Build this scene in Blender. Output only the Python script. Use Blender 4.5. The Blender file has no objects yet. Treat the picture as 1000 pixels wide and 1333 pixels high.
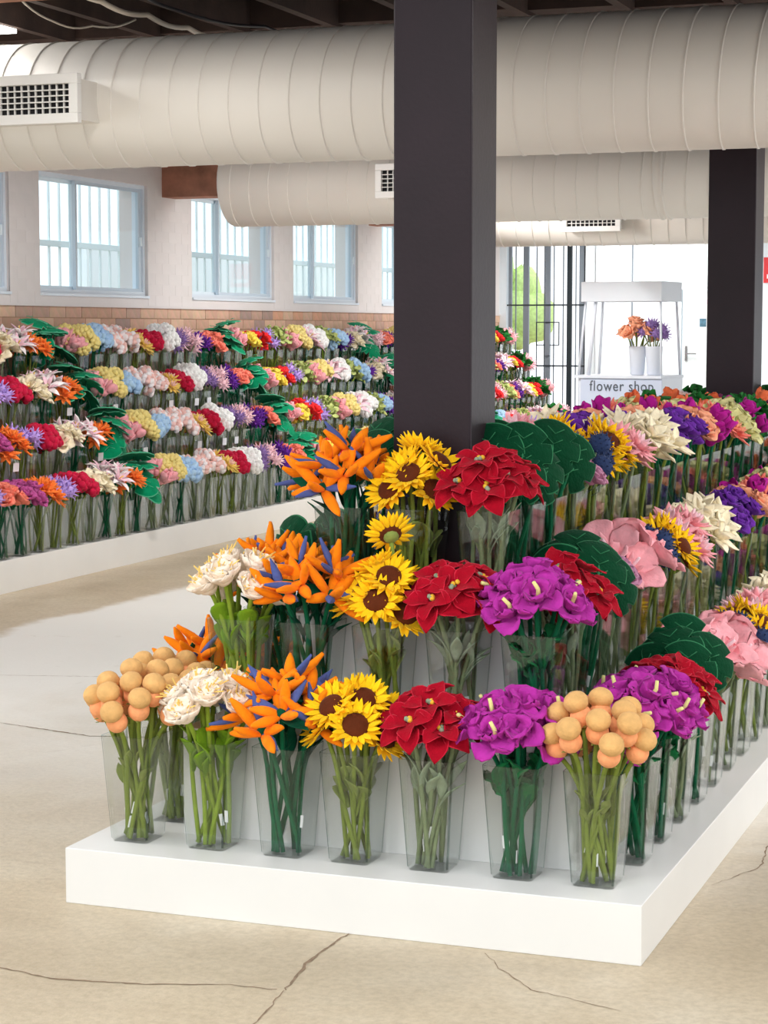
import bpy, math, random
import numpy as np
from mathutils import Vector, Matrix, Quaternion
R_ = random.Random(7)
S = bpy.context.scene
COL = S.collection
PI = math.pi

# ------------------------------------------------------------------ camera
cam = bpy.data.cameras.new('camera'); camo = bpy.data.objects.new('camera', cam); COL.objects.link(camo)
F_PX, PITCH, YAW = 2623.3, .0904, .3544
cam.sensor_fit = 'VERTICAL'; cam.sensor_height = 24.0; cam.lens = F_PX/1333*24.0
cam.clip_end = 200
camo.location = (1.1119, -4.8732, 1.6)
camo.rotation_euler = (PI/2-PITCH, 0, YAW)
S.camera = camo
# ------------------------------------------------------------------ world, exposure
S.view_settings.view_transform = 'Standard'; S.view_settings.look = 'None'
S.view_settings.gamma = 1; S.view_settings.use_curve_mapping = False
S.view_settings.exposure = 0.0
W = bpy.data.worlds.new('world'); S.world = W; W.use_nodes = True
wn = W.node_tree.nodes; wl = W.node_tree.links
bg = wn['Background']; bg.inputs['Strength'].default_value = 1.6
tc = wn.new('ShaderNodeTexCoord'); sp = wn.new('ShaderNodeSeparateXYZ'); cr = wn.new('ShaderNodeValToRGB')
wl.new(tc.outputs['Generated'], sp.inputs[0]); wl.new(sp.outputs['Z'], cr.inputs[0]); wl.new(cr.outputs[0], bg.inputs[0])
cr.color_ramp.elements[0].position = 0; cr.color_ramp.elements[0].color = (.93, .96, 1, 1)
cr.color_ramp.elements[1].position = .6; cr.color_ramp.elements[1].color = (.90, .96, 1, 1)
cy = S.cycles
cy.max_bounces = 10; cy.diffuse_bounces = 4; cy.glossy_bounces = 3; cy.transmission_bounces = 4
cy.transparent_max_bounces = 48; cy.use_denoising = True; cy.caustics_reflective = False; cy.caustics_refractive = False
cy.sample_clamp_indirect = 4.0
LAMPS_AND_FILL = [  # x, y, z, watts  (one seen by the big duct, the rest added fill)
    (-1.2, -2.4, 3.02, 60), (1.6, -1.2, 3.02, 60), (1.7, 2.6, 3.02, 130), (-3.1, -.2, 3.02, 60), (-4.25, 3.55, 3.08, 14),
    (-2.9, 2.1, 3.02, 50), (1.4, 6.6, 3.02, 60), (-4.1, 6.2, 3.05, 62), (-4.1, 10.8, 3.05, 66), (-4.0, 15.2, 3.05, 75), (-.2, 16.5, 3.05, 80), (-4.3, 18.0, 3.05, 60)]

LAMP_AT = ['added as fill over the bare floor before the plinth', 'added as fill over the aisle by the camera', 'added as fill over the aisle beside the tiered plinth', 'added as fill over the floor between the plinths', 'lit beside the big duct near the wall',
           'added as fill between near column and window wall', 'added as fill over the aisle past the far column', 'added as fill above the middle of the wall display', 'added as fill above the far half of the wall display', 'added as fill near the lettered kiosk', 'added as fill by the white end wall', 'added as fill close to the iron gate']
# ------------------------------------------------------------------ materials
MATS = {}
def nodes(name):
    m = bpy.data.materials.new(name); m.use_nodes = True; MATS[name] = m
    return m, m.node_tree.nodes, m.node_tree.links, m.node_tree.nodes['Principled BSDF']
def simple(name, col, rough=.6, var=.0, scale=20, bump=0, bscale=200, spec=.5, metal=0, sheen=0, objvar=0, emit=0):
    m, n, l, b = nodes(name)
    b.inputs['Roughness'].default_value = rough; b.inputs['Metallic'].default_value = metal
    b.inputs['Specular IOR Level'].default_value = spec
    if sheen:
        b.inputs['Sheen Weight'].default_value = sheen; b.inputs['Sheen Roughness'].default_value = .4
        b.inputs['Sheen Tint'].default_value = (*[min(1, c*.6+.4) for c in col], 1)
    if emit:
        b.inputs['Emission Color'].default_value = (*col, 1); b.inputs['Emission Strength'].default_value = emit
    tcn = n.new('ShaderNodeTexCoord')
    if var or objvar:
        no = n.new('ShaderNodeTexNoise'); no.inputs['Scale'].default_value = scale; no.inputs['Detail'].default_value = 4
        l.new(tcn.outputs['Object'], no.inputs['Vector'])
        hs = n.new('ShaderNodeHueSaturation'); hs.inputs['Color'].default_value = (*col, 1)
        mr = n.new('ShaderNodeMapRange'); mr.inputs['From Min'].default_value = .25; mr.inputs['From Max'].default_value = .75
        mr.inputs['To Min'].default_value = 1-var; mr.inputs['To Max'].default_value = 1+var
        l.new(no.outputs['Fac'], mr.inputs['Value'])
        if objvar:
            oi = n.new('ShaderNodeObjectInfo'); m2 = n.new('ShaderNodeMapRange')
            m2.inputs['To Min'].default_value = 1-objvar; m2.inputs['To Max'].default_value = 1+objvar
            l.new(oi.outputs['Random'], m2.inputs['Value'])
            mu = n.new('ShaderNodeMath'); mu.operation = 'MULTIPLY'
            l.new(mr.outputs[0], mu.inputs[0]); l.new(m2.outputs[0], mu.inputs[1]); l.new(mu.outputs[0], hs.inputs['Value'])
        else:
            l.new(mr.outputs[0], hs.inputs['Value'])
        l.new(hs.outputs[0], b.inputs['Base Color'])
    else:
        b.inputs['Base Color'].default_value = (*col, 1)
    if bump:
        nb = n.new('ShaderNodeTexNoise'); nb.inputs['Scale'].default_value = bscale; nb.inputs['Detail'].default_value = 3
        l.new(tcn.outputs['Object'], nb.inputs['Vector'])
        bp = n.new('ShaderNodeBump'); bp.inputs['Strength'].default_value = bump; bp.inputs['Distance'].default_value = .004
        l.new(nb.outputs['Fac'], bp.inputs['Height']); l.new(bp.outputs[0], b.inputs['Normal'])
    return m
def srgb(r, g, b):
    f = lambda c: (c/255/12.92) if c/255 <= .04045 else ((c/255+.055)/1.055)**2.4
    return (f(r), f(g), f(b))
def plush(name, rgb, var=.16):
    return simple(name, srgb(*rgb), rough=.9, var=var, scale=35, bump=.6, bscale=150, spec=.12, sheen=.18)
PL = dict(
    tan=(222, 174, 112), peach_ball=(246, 168, 116), cream=(255, 240, 222), stamen=(250, 212, 120), orange=(250, 136, 18),
    blue_petal=(80, 94, 152), dark_green=(6, 78, 54), sun_yellow=(255, 203, 26), sun_brown=(92, 42, 20), red=(164, 6, 32), red_edge=(204, 34, 58),
    magenta_purple=(180, 50, 156), spadix=(236, 226, 150), stem_olive=(122, 138, 58), stem_green=(18, 98, 64), stem_sage=(128, 142, 104),
    stem_lime=(134, 158, 52), leaf_lime=(118, 156, 34), leaf_green=(24, 112, 62), leaf_sage=(150, 166, 138), leaf_olive=(132, 146, 74),
    monstera=(2, 62, 36), monstera_edge=(48, 120, 80), pink=(250, 176, 184), pink_pale=(252, 212, 220), mauve=(196, 136, 166), navy=(50, 66, 104),
    gray_green=(128, 146, 116), purple=(108, 48, 158), peach=(252, 176, 140), magenta=(176, 30, 140), coral=(248, 136, 120), green_cream=(224, 220, 160),
    kale=(40, 120, 52), coral_tulip=(240, 120, 76), plum=(110, 44, 84), dahlia_orange=(255, 138, 62), lilac=(192, 164, 232), crimson=(196, 30, 66),
    ivory=(250, 238, 208), yolk=(240, 190, 60), lily_pink=(250, 208, 222), lily_white=(255, 246, 246), pompon_yellow=(240, 222, 144), sky_blue=(172, 206, 242),
    blush=(252, 208, 200), butter=(254, 220, 120), white=(252, 252, 250), lavender=(150, 120, 180), coral_rose=(250, 140, 118), mauve_rose=(188, 84, 148),
    red_coral=(240, 52, 56), canary=(250, 222, 90), emerald=(0, 136, 92), emerald_edge=(90, 184, 146), lime_pale=(196, 208, 130), baby_blue=(180, 212, 240))
for k, v in PL.items(): plush(k, v)
simple('laminate', srgb(236, 235, 233), rough=.22, var=.015, scale=3, spec=.5)
simple('laminate_body', srgb(237, 236, 233), rough=.32, var=.02, scale=4, spec=.5)
simple('column_paint', srgb(36, 22, 30), rough=.42, var=.18, scale=4, bump=.15, bscale=60, spec=.28)
simple('duct_paint', srgb(226, 221, 213), rough=.5, var=.02, scale=2, bump=.05, bscale=30)
simple('vent_paint', srgb(232, 230, 226), rough=.4)
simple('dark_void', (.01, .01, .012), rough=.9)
simple('painted_wall', srgb(226, 220, 218), rough=.7, var=.03, scale=3, bump=.25, bscale=40)
simple('painted_brick', srgb(228, 222, 220), rough=.65, var=.025, scale=5, bump=.2, bscale=50, objvar=.012)
simple('mortar', srgb(172, 138, 110), rough=.95, var=.15, scale=20, bump=.5)
simple('far_wall_paint', srgb(226, 236, 242), rough=.6, var=.01)
simple('door_paint', srgb(232, 240, 244), rough=.5)
simple('beam_wood', srgb(168, 116, 94), rough=.75, var=.3, scale=9, bump=.5, bscale=60)
simple('joist_wood', srgb(66, 50, 44), rough=.85, var=.3, scale=7, bump=.4, bscale=40)
simple('ceiling_boards', srgb(8, 8, 16), rough=.9, var=.25, scale=4)
simple('cable_white', srgb(215, 205, 190), rough=.5)
simple('cable_black', (.015, .015, .02), rough=.5)
simple('alu', srgb(228, 240, 247), rough=.4)
simple('alu_dark', srgb(200, 214, 226), rough=.4)
simple('window_frame_white', srgb(226, 236, 246), rough=.4)
simple('gate_dark', srgb(30, 42, 48), rough=.5)
simple('gate_grey', srgb(120, 130, 140), rough=.5)
simple('kiosk_white', srgb(232, 238, 248), rough=.45)
simple('kiosk_sign', srgb(206, 216, 236), rough=.5)
simple('sign_letter', srgb(84, 92, 104), rough=.6)
simple('canopy_cloth', srgb(232, 238, 246), rough=.8)
simple('fence_bar', srgb(234, 249, 253), rough=.5)
simple('outside_wall', srgb(240, 246, 250), rough=.8)
simple('outside_blue', srgb(110, 190, 230), rough=.7)
simple('outside_ground', srgb(200, 205, 205), rough=.9)
simple('outside_leaf', srgb(206, 232, 150), rough=.8, var=.2)
simple('paper', srgb(238, 238, 242), rough=.7)
simple('paper_pink', srgb(224, 196, 212), rough=.7)
simple('photo_print', srgb(70, 110, 130), rough=.5, var=.5, scale=30)
simple('red_sign', srgb(214, 54, 60), rough=.5)
simple('chrome', srgb(180, 184, 188), rough=.25, metal=.9)
simple('crack', srgb(140, 118, 96), rough=.95, var=.3, scale=30)
simple('tag_white', srgb(248, 248, 248), rough=.6)
simple('lamp_diffuser', (1, .97, .92), rough=.5, emit=6)
simple('lamp_body', srgb(230, 230, 230), rough=.5)

# bricks: two clay tones per brick from the object's random number
m, n, l, b = nodes('brick_clay')
oi = n.new('ShaderNodeObjectInfo'); rp = n.new('ShaderNodeValToRGB'); l.new(oi.outputs['Random'], rp.inputs[0])
rp.color_ramp.interpolation = 'CONSTANT'
cols = [(0, (204, 158, 124)), (.2, (192, 144, 112)), (.4, (212, 168, 132)), (.58, (198, 148, 118)), (.74, (184, 144, 122)), (.88, (208, 142, 96)), (.95, (164, 134, 122))]
for i, (p, c) in enumerate(cols):
    e = rp.color_ramp.elements[i] if i < 2 else rp.color_ramp.elements.new(p)
    e.position = p; e.color = (*srgb(*c), 1)
no = n.new('ShaderNodeTexNoise'); no.inputs['Scale'].default_value = 14; no.inputs['Detail'].default_value = 6
tcn = n.new('ShaderNodeTexCoord'); l.new(tcn.outputs['Object'], no.inputs['Vector'])
mx = n.new('ShaderNodeMix'); mx.data_type = 'RGBA'; mx.blend_type = 'MULTIPLY'; mx.inputs['Factor'].default_value = .4
l.new(rp.outputs[0], mx.inputs['A']); l.new(no.outputs['Color'], mx.inputs['B'])
hs = n.new('ShaderNodeHueSaturation'); hs.inputs['Value'].default_value = 1.35; hs.inputs['Saturation'].default_value = .78; l.new(mx.outputs['Result'], hs.inputs['Color'])
l.new(hs.outputs[0], b.inputs['Base Color']); b.inputs['Roughness'].default_value = .9
bp = n.new('ShaderNodeBump'); bp.inputs['Strength'].default_value = .6; bp.inputs['Distance'].default_value = .01
l.new(no.outputs['Fac'], bp.inputs['Height']); l.new(bp.outputs[0], b.inputs['Normal'])

# floor: worn sealed concrete with window glare painted into its colour
m, n, l, b = nodes('concrete')
tcn = n.new('ShaderNodeTexCoord')
def noise(scale, detail=6, rough=.6, dist=0.0, stretch=None):
    q = n.new('ShaderNodeTexNoise'); q.inputs['Scale'].default_value = scale; q.inputs['Detail'].default_value = detail
    q.inputs['Roughness'].default_value = rough; q.inputs['Distortion'].default_value = dist
    if stretch:
        mp = n.new('ShaderNodeMapping'); mp.inputs['Scale'].default_value = stretch; l.new(tcn.outputs['Object'], mp.inputs[0]); l.new(mp.outputs[0], q.inputs['Vector'])
    else: l.new(tcn.outputs['Object'], q.inputs['Vector'])
    return q
def ramp(src, stops):
    r = n.new('ShaderNodeValToRGB'); l.new(src, r.inputs[0])
    for i, (p, c) in enumerate(stops):
        e = r.color_ramp.elements[i] if i < 2 else r.color_ramp.elements.new(p)
        e.position = p; e.color = (*c, 1) if len(c) == 3 else c
    return r.outputs[0]
def mixc(f, a, bb, mode='MIX'):
    q = n.new('ShaderNodeMix'); q.data_type = 'RGBA'; q.blend_type = mode
    for s, v in (('Factor', f), ('A', a), ('B', bb)):
        if isinstance(v, (int, float)): q.inputs[s].default_value = v
        elif isinstance(v, tuple): q.inputs[s].default_value = (*v, 1)
        else: l.new(v, q.inputs[s])
    return q.outputs['Result']
base = ramp(noise(.9, 8, .65, .4).outputs['Fac'], [(.3, srgb(182, 165, 138)), (.5, srgb(200, 184, 158)), (.7, srgb(216, 204, 182))])
fine = ramp(noise(42, 5, .7).outputs['Fac'], [(.35, (.82, .81, .79)), (.6, (1, 1, 1))])
c1 = mixc(1.0, base, fine, 'MULTIPLY')
blot = ramp(noise(3.2, 8, .7, 1.2).outputs['Fac'], [(.62, (0, 0, 0)), (.76, (1, 1, 1))])
c2 = mixc(blot, c1, srgb(176, 158, 134))
# painted window-glare mask: world x between the two displays and away from the strip at the wall plinth
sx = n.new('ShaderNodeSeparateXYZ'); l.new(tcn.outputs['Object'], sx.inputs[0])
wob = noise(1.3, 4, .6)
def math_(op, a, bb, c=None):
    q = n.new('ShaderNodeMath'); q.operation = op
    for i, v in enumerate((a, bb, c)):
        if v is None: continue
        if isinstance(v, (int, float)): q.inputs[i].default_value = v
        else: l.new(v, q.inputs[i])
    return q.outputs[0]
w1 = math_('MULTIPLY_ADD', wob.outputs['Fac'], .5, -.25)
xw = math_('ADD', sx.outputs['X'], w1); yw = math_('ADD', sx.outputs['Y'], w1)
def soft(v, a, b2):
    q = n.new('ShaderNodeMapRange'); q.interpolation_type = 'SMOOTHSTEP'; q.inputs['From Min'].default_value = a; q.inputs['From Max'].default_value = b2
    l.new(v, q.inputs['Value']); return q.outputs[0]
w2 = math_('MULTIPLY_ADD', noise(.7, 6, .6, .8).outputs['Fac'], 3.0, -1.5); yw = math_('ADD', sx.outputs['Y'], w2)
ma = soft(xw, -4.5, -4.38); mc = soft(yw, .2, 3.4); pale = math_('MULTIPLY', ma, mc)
glare_fac = math_('MULTIPLY', pale, .9)
c3 = mixc(glare_fac, c2, mixc(blot, srgb(240, 238, 232), srgb(222, 218, 208)))
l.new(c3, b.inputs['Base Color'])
rr = n.new('ShaderNodeMapRange'); rr.inputs['To Min'].default_value = .32; rr.inputs['To Max'].default_value = .6
l.new(noise(2.5).outputs['Fac'], rr.inputs['Value']); l.new(rr.outputs[0], b.inputs['Roughness'])
bp = n.new('ShaderNodeBump'); bp.inputs['Strength'].default_value = .25; bp.inputs['Distance'].default_value = .01
l.new(noise(60, 5).outputs['Fac'], bp.inputs['Height']); l.new(bp.outputs[0], b.inputs['Normal'])

def clear(name, tint, fres, rough=.04, extra=0.0):
    m = bpy.data.materials.new(name); m.use_nodes = True; MATS[name] = m
    n, l = m.node_tree.nodes, m.node_tree.links; n.clear()
    o = n.new('ShaderNodeOutputMaterial'); t = n.new('ShaderNodeBsdfTransparent'); g = n.new('ShaderNodeBsdfGlossy')
    t.inputs[0].default_value = (*tint, 1); g.inputs['Color'].default_value = (.97, .98, .98, 1); g.inputs['Roughness'].default_value = rough
    fr = n.new('ShaderNodeLayerWeight'); fr.inputs['Blend'].default_value = .5   # facing term: the same on both sides of a sheet
    pw = n.new('ShaderNodeMath'); pw.operation = 'POWER'; pw.inputs[1].default_value = 4.0; l.new(fr.outputs['Facing'], pw.inputs[0])
    a = n.new('ShaderNodeMath'); a.operation = 'MULTIPLY_ADD'; a.inputs[1].default_value = fres; a.inputs[2].default_value = extra
    l.new(pw.outputs[0], a.inputs[0])
    mx = n.new('ShaderNodeMixShader'); l.new(a.outputs[0], mx.inputs[0])
    l.new(t.outputs[0], mx.inputs[1]); l.new(g.outputs[0], mx.inputs[2]); l.new(mx.outputs[0], o.inputs[0])
clear('clear_acrylic', (.965, .972, .968), .62, extra=.03)
clear('acrylic_edge', (.50, .56, .53), .6, extra=.04)
clear('window_glass', (.93, .975, .99), .4, extra=.03)

# ------------------------------------------------------------------ mesh helper
class Geo:
    __slots__ = ('v', 'f', 'm')
    def __init__(s): s.v = []; s.f = []; s.m = []
    def add(s, vs, fs, mat):
        o = len(s.v); s.v.extend([tuple(map(float, p)) for p in vs])
        for i, f in enumerate(fs):
            s.f.append(tuple(a+o for a in f)); s.m.append(mat if isinstance(mat, str) else mat[i])
        return s
    def join(s, g, M=None):
        o = len(s.v)
        if not g.v: return s
        if M is None: s.v.extend(g.v)
        else:
            A = np.array(M); P = np.array(g.v) @ A[:3, :3].T + A[:3, 3]
            s.v.extend(map(tuple, P.tolist()))
        s.f.extend([tuple(a+o for a in f) for f in g.f]); s.m.extend(g.m)
        return s
    def box(s, x0, y0, z0, x1, y1, z1, mat):
        v = [(x0, y0, z0), (x1, y0, z0), (x1, y1, z0), (x0, y1, z0), (x0, y0, z1), (x1, y0, z1), (x1, y1, z1), (x0, y1, z1)]
        f = [(3, 2, 1, 0), (4, 5, 6, 7), (0, 1, 5, 4), (1, 2, 6, 5), (2, 3, 7, 6), (3, 0, 4, 7)]
        return s.add(v, f, mat)
def to_mesh(g, name, smooth=True, bevel=0):
    me = bpy.data.meshes.new(name); me.from_pydata(g.v, [], g.f)
    ms = []
    for mname in g.m:
        if mname not in ms: ms.append(mname)
    for mname in ms: me.materials.append(MATS[mname])
    idx = {a: i for i, a in enumerate(ms)}
    me.polygons.foreach_set('material_index', [idx[a] for a in g.m])
    me.polygons.foreach_set('use_smooth', [smooth]*len(g.f))
    me.update(); return me
def rings(rs, closed_ends=True, mat='', mats=None):
    """rs: list of equal-length point rings -> tube with fan caps"""
    g = Geo(); m_ = len(rs[0]); vs = [p for r in rs for p in r]; fs = []; fm = []
    for i in range(len(rs)-1):
        for j in range(m_):
            k = (j+1) % m_
            fs.append((i*m_+j, i*m_+k, (i+1)*m_+k, (i+1)*m_+j)); fm.append(mats(i, j) if mats else mat)
    if closed_ends:
        for end, rev in ((0, True), (len(rs)-1, False)):
            c = np.mean(np.array(rs[end]), axis=0); ci = len(vs); vs.append(tuple(c))
            for j in range(m_):
                k = (j+1) % m_
                fs.append((ci, end*m_+k, end*m_+j) if rev else (ci, end*m_+j, end*m_+k)); fm.append(mats(min(end, len(rs)-2), j) if mats else mat)
    return g.add(vs, fs, fm)
PROF = {
    'point': ([0, .12, .35, .6, .82, 1], [.35, .6, 1, .9, .5, .06]),
    'spear': ([0, .2, .5, .8, 1], [.4, .85, 1, .55, .05]),
    'round': ([0, .15, .45, .7, .9, 1], [.3, .55, .92, 1, .72, .3]),
    'spoon': ([0, .2, .5, .75, .92, 1], [.22, .3, .7, 1, .75, .3]),
    'carrot': ([0, .1, .4, .7, .92, 1], [.5, .8, 1, .86, .5, .2]),
    'leaf': ([0, .15, .45, .75, 1], [.1, .6, 1, .65, .06]),
    'strap': ([0, .3, .8, .95, 1], [.8, 1, .95, .6, .3])}
def blade(L, W, prof, mat, T=.004, elev=0., curl=0., cup=.0, nu=6, m=8, ruff=0., edge=None, twist=0., seed=0, bend=0.):
    xs, ys = PROF[prof]; P = np.zeros(3); rs = []; prev = 0; rr = random.Random(seed); ph = rr.random()*6
    for i in range(nu+1):
        u = i/nu; phi = elev+curl*u
        if i:
            ph_m = elev+curl*(u-.5/nu); P = P+np.array([math.cos(ph_m), bend*u, math.sin(ph_m)])*(L/nu)
        nrm = np.array([-math.sin(phi), 0, math.cos(phi)]); w = np.interp(u, xs, ys)*W/2
        tw = twist*u; ring = []
        for j in range(m):
            a = 2*PI*j/m; v = math.cos(a); off = cup*w*v*v+T/2*math.sin(a)*(.35+.65*math.sin(PI*min(max(u, .05), .95)))
            off += ruff*math.sin(ph+u*9+v*4)*abs(v)
            y = v*w
            y, off = y*math.cos(tw)-off*math.sin(tw), y*math.sin(tw)+off*math.cos(tw)
            ring.append(tuple(P+np.array([0, y, 0])+nrm*off))
        rs.append(ring)
    if edge:
        return rings(rs, True, mats=lambda i, j: edge if (abs(math.cos(2*PI*(j+.5)/m)) > .93) else mat)
    return rings(rs, True, mat)
def tube(pts, r, mat, m=6, caps=True):
    pts = [Vector(p) for p in pts]; rs = []; up = Vector((.3, .2, .93))
    for i, p in enumerate(pts):
        t = (pts[min(i+1, len(pts)-1)]-pts[max(i-1, 0)]).normalized()
        if abs(t.dot(up)) > .95: up = Vector((1, .1, 0))
        a = t.cross(up).normalized(); b_ = t.cross(a); rad = r(i/(len(pts)-1)) if callable(r) else r
        rs.append([tuple(p+(a*math.cos(2*PI*j/m)+b_*math.sin(2*PI*j/m))*rad) for j in range(m)])
    return rings(rs, caps, mat)
def ball(r, mat, nu=8, m=12, sq=1., cen=(0, 0, 0), bumpy=0., seed=0):
    rr = random.Random(seed); rs = []
    for i in range(nu+1):
        th = PI*(i+.02)/(nu+.04) if 0 < i < nu else (PI*.03 if i == 0 else PI*.97)
        rs.append([(cen[0]+r*math.sin(th)*math.cos(2*PI*j/m)*(1+bumpy*rr.uniform(-1, 1)), cen[1]+r*math.sin(th)*math.sin(2*PI*j/m)*(1+bumpy*rr.uniform(-1, 1)),
                    cen[2]-r*sq*math.cos(th)*(1+bumpy*rr.uniform(-1, 1))) for j in range(m)])
    return rings(rs, True, mat)
def RX(a): return Matrix.Rotation(a, 4, 'X')
def RY(a): return Matrix.Rotation(a, 4, 'Y')
def RZ(a): return Matrix.Rotation(a, 4, 'Z')
def TR(x, y, z): return Matrix.Translation((x, y, z))

# ------------------------------------------------------------------ objects
def new(name, data=None, parent=None, M=None, loc=None):
    o = bpy.data.objects.new(name, data); COL.objects.link(o)
    if parent: o.parent = parent
    if M is not None: o.matrix_basis = M
    if loc is not None: o.location = loc
    return o
def tag(o, label, cat, group=None, kind=None):
    w = label.split(); assert 4 <= len(w) <= 16, label
    o['label'] = label; o['category'] = cat
    if group: o['group'] = group
    if kind: o['kind'] = kind
    return o
def struct(o): o['kind'] = 'structure'; return o
def gobj(name, g, parent=None, smooth=False, bevel=0, M=None, loc=None):
    o = new(name, to_mesh(g, name, smooth), parent, M, loc)
    if bevel:
        b = o.modifiers.new('bevel', 'BEVEL'); b.width = bevel; b.segments = 2; b.limit_method = 'ANGLE'
    return o
def boxo(name, a, b, mat, parent=None, bevel=0):
    return gobj(name, Geo().box(*a, *b, mat), parent, False, bevel)

# ================================================================== ROOM
XW, YF, XR = -6.3, 19.3, 4.5
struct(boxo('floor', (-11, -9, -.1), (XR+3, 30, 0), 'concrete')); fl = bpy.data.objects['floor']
# cracks worn into the slab
def crack(pts, w, seed):
    rr = random.Random(seed); P = []
    for a, b in zip(pts[:-1], pts[1:]):
        k = max(2, int(math.hypot(b[0]-a[0], b[1]-a[1])/.02))
        for i in range(k): P.append((a[0]+(b[0]-a[0])*i/k+rr.uniform(-.004, .004), a[1]+(b[1]-a[1])*i/k+rr.uniform(-.004, .004)))
    vs = []; fs = []
    for i, p in enumerate(P):
        q = P[min(i+1, len(P)-1)]; o = P[max(i-1, 0)]; dx, dy = q[0]-o[0], q[1]-o[1]; L = math.hypot(dx, dy) or 1
        h = w*rr.uniform(.25, 1)*(.3+.7*math.sin(PI*(i+1)/(len(P)+1)))
        vs += [(p[0]-dy/L*h, p[1]+dx/L*h, .0012), (p[0]+dy/L*h, p[1]-dx/L*h, .0012)]
        if i: fs.append((2*i-2, 2*i-1, 2*i+1, 2*i))
    gobj('floor_crack', Geo().add(vs, fs, 'crack'), fl)
crack([(-1.60, -.55), (-1.347, -.60), (-1.112, -.56), (-.914, -.49), (-.77, -.485)], .005, 1)
crack([(-.77, -.485), (-.80, -.27), (-.80, -.06), (-.79, .02)], .006, 2)
crack([(-.77, -.485), (-.74, -.75), (-.79, -1.0)], .003, 3)
crack([(-.40, -.03), (-.33, -.14), (-.21, -.27), (.05, -.35)], .0025, 4)
crack([(.02, .8), (.12, 1.05), (.10, 1.3), (.22, 1.7)], .003, 5)
crack([(-3.9, 3.15), (-3.2, 3.34), (-2.6, 3.2), (-1.7, 3.4)], .005, 6)
crack([(-3.2, 2.2), (-2.7, 2.08), (-2.2, 2.2)], .008, 7)

# --- wall on the window side, pierced for the sliding windows
Z0, Z1 = 1.866, 2.74
WIN = [(5.9, 7.58), (8.0, 9.709), (10.515, 12.247), (12.701, 14.391), (15.088, 16.78), (17.2, 18.4)]
ZT = 3.35; YS = 4.2
g = Geo()
g.box(XW-.25, YS, 0, XW, YF+.2, 1.45, 'mortar'); g.box(XW-.25, YS, 1.45, XW, YF+.2, 1.77, 'mortar')
g.box(XW-.25, YS, 1.77, XW, YF+.2, Z0, 'painted_wall'); g.box(XW-.25, YS, Z1, XW, YF+.2, ZT, 'painted_wall')
ys = [YS]+[v for w in WIN for v in w]+[YF+.2]
for i in range(0, len(ys), 2): g.box(XW-.25, ys[i], Z0, XW, ys[i+1], Z1, 'painted_wall')
wall = struct(gobj('wall_left', g))
boxo('ledge', (XW, YS, 1.768), (XW+.022, YF, 1.785), 'painted_wall', wall)
# red bricks, each its own piece
bm = to_mesh(Geo().box(-.012, -.117, -.040, .003, .117, .040, 'brick_clay'), 'brick', False)
hb = to_mesh(Geo().box(-.012, -.0585, -.040, .003, .0585, .040, 'brick_clay'), 'half_brick', False)
for c in range(3):
    z = 1.728-c*.086; y = 5.6+(c % 2)*.06
    while y < YF:
        head = False
        o = new('brick', hb if head else bm, wall, loc=(XW+.002+R_.uniform(-.001, .002), y, z)); y += .125 if head else .24
        if head and y > 17: break
# painted bricks between and around the windows, cut to the openings
segs = []
for c in range(13):
    z = 1.83+c*.086
    spans = [(7.45, 16.9)]
    if z+.04 > Z0 and z-.04 < Z1:
        spans = [(a, b_) for a, b_ in ((7.58, 8.0), (9.709, 10.515), (12.247, 12.701), (14.391, 15.088), (16.78, 17.2))]
    for a, b_ in spans:
        y = 7.44+(c % 2)*.12-.24
        while y < b_:
            p, q_ = max(a, y+.002), min(b_, y+.238)
            if q_-p > .02: segs.append((p, q_, z))
            y += .24
segs.sort(); rest = Geo(); bmc = {}
for i, (p, q_, z) in enumerate(segs):
    w = round((q_-p)/2, 3); dz = R_.uniform(-.0002, .0004)
    if i < 300:
        if w not in bmc: bmc[w] = to_mesh(Geo().box(-.01, -w, -.0415, .0009, w, .0415, 'painted_brick'), 'painted_brick', False)
        new('painted_brick', bmc[w], wall, loc=(XW+dz, (p+q_)/2, z))
    else: rest.box(XW-.01, p, z-.0415, XW+.0009, q_, z+.0415, 'painted_brick')
o = gobj('painted_brick_course', rest, wall); o['kind'] = 'stuff'
# windows
for i, (a, b_) in enumerate(WIN):
    root = struct(new('window_%d' % (i+1), loc=(XW-.075, (a+b_)/2, Z0))); w = (b_-a)/2; h = Z1-Z0; t = .03
    g = Geo(); g.box(-.05, -w, 0, .05, w, t, 'window_frame_white'); g.box(-.05, -w, h-t, .05, w, h, 'window_frame_white')
    g.box(-.05, -w, t, .05, -w+t, h-t, 'window_frame_white'); g.box(-.05, w-t, t, .05, w, h-t, 'window_frame_white')
    gobj('window_frame', g, root)
    boxo('window_sill', (-.02, -w, -.02), (.09, w, 0), 'window_frame_white', root)
    for s, (p, q, x) in enumerate(((-w+t, .03-.22, -.025), (-.03-.22, w-t, .02))):
        g = Geo(); u = .026; zb, zt = t, h-t
        for bx in ((p, zb, q, zb+u), (p, zt-u, q, zt), (p, zb+u, p+u, zt-u), (q-u*(1 if s == 0 else 1.8), zb+u, q, zt-u)):
            g.box(x-.014, bx[0], bx[1], x+.014, bx[2], bx[3], 'alu' if s == 0 else 'alu_dark')
        so = gobj('sash', g, root)
        boxo('pane', (x-.002, p+u, zb+u), (x+.002, q-u*(1 if s == 0 else 1.8), zt-u), 'window_glass', so)
        if s == 1: boxo('latch', (x+.014, q-u*1.5, h*.45), (x+.03, q-u*.6, h*.45+.07), 'alu', so)

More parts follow.
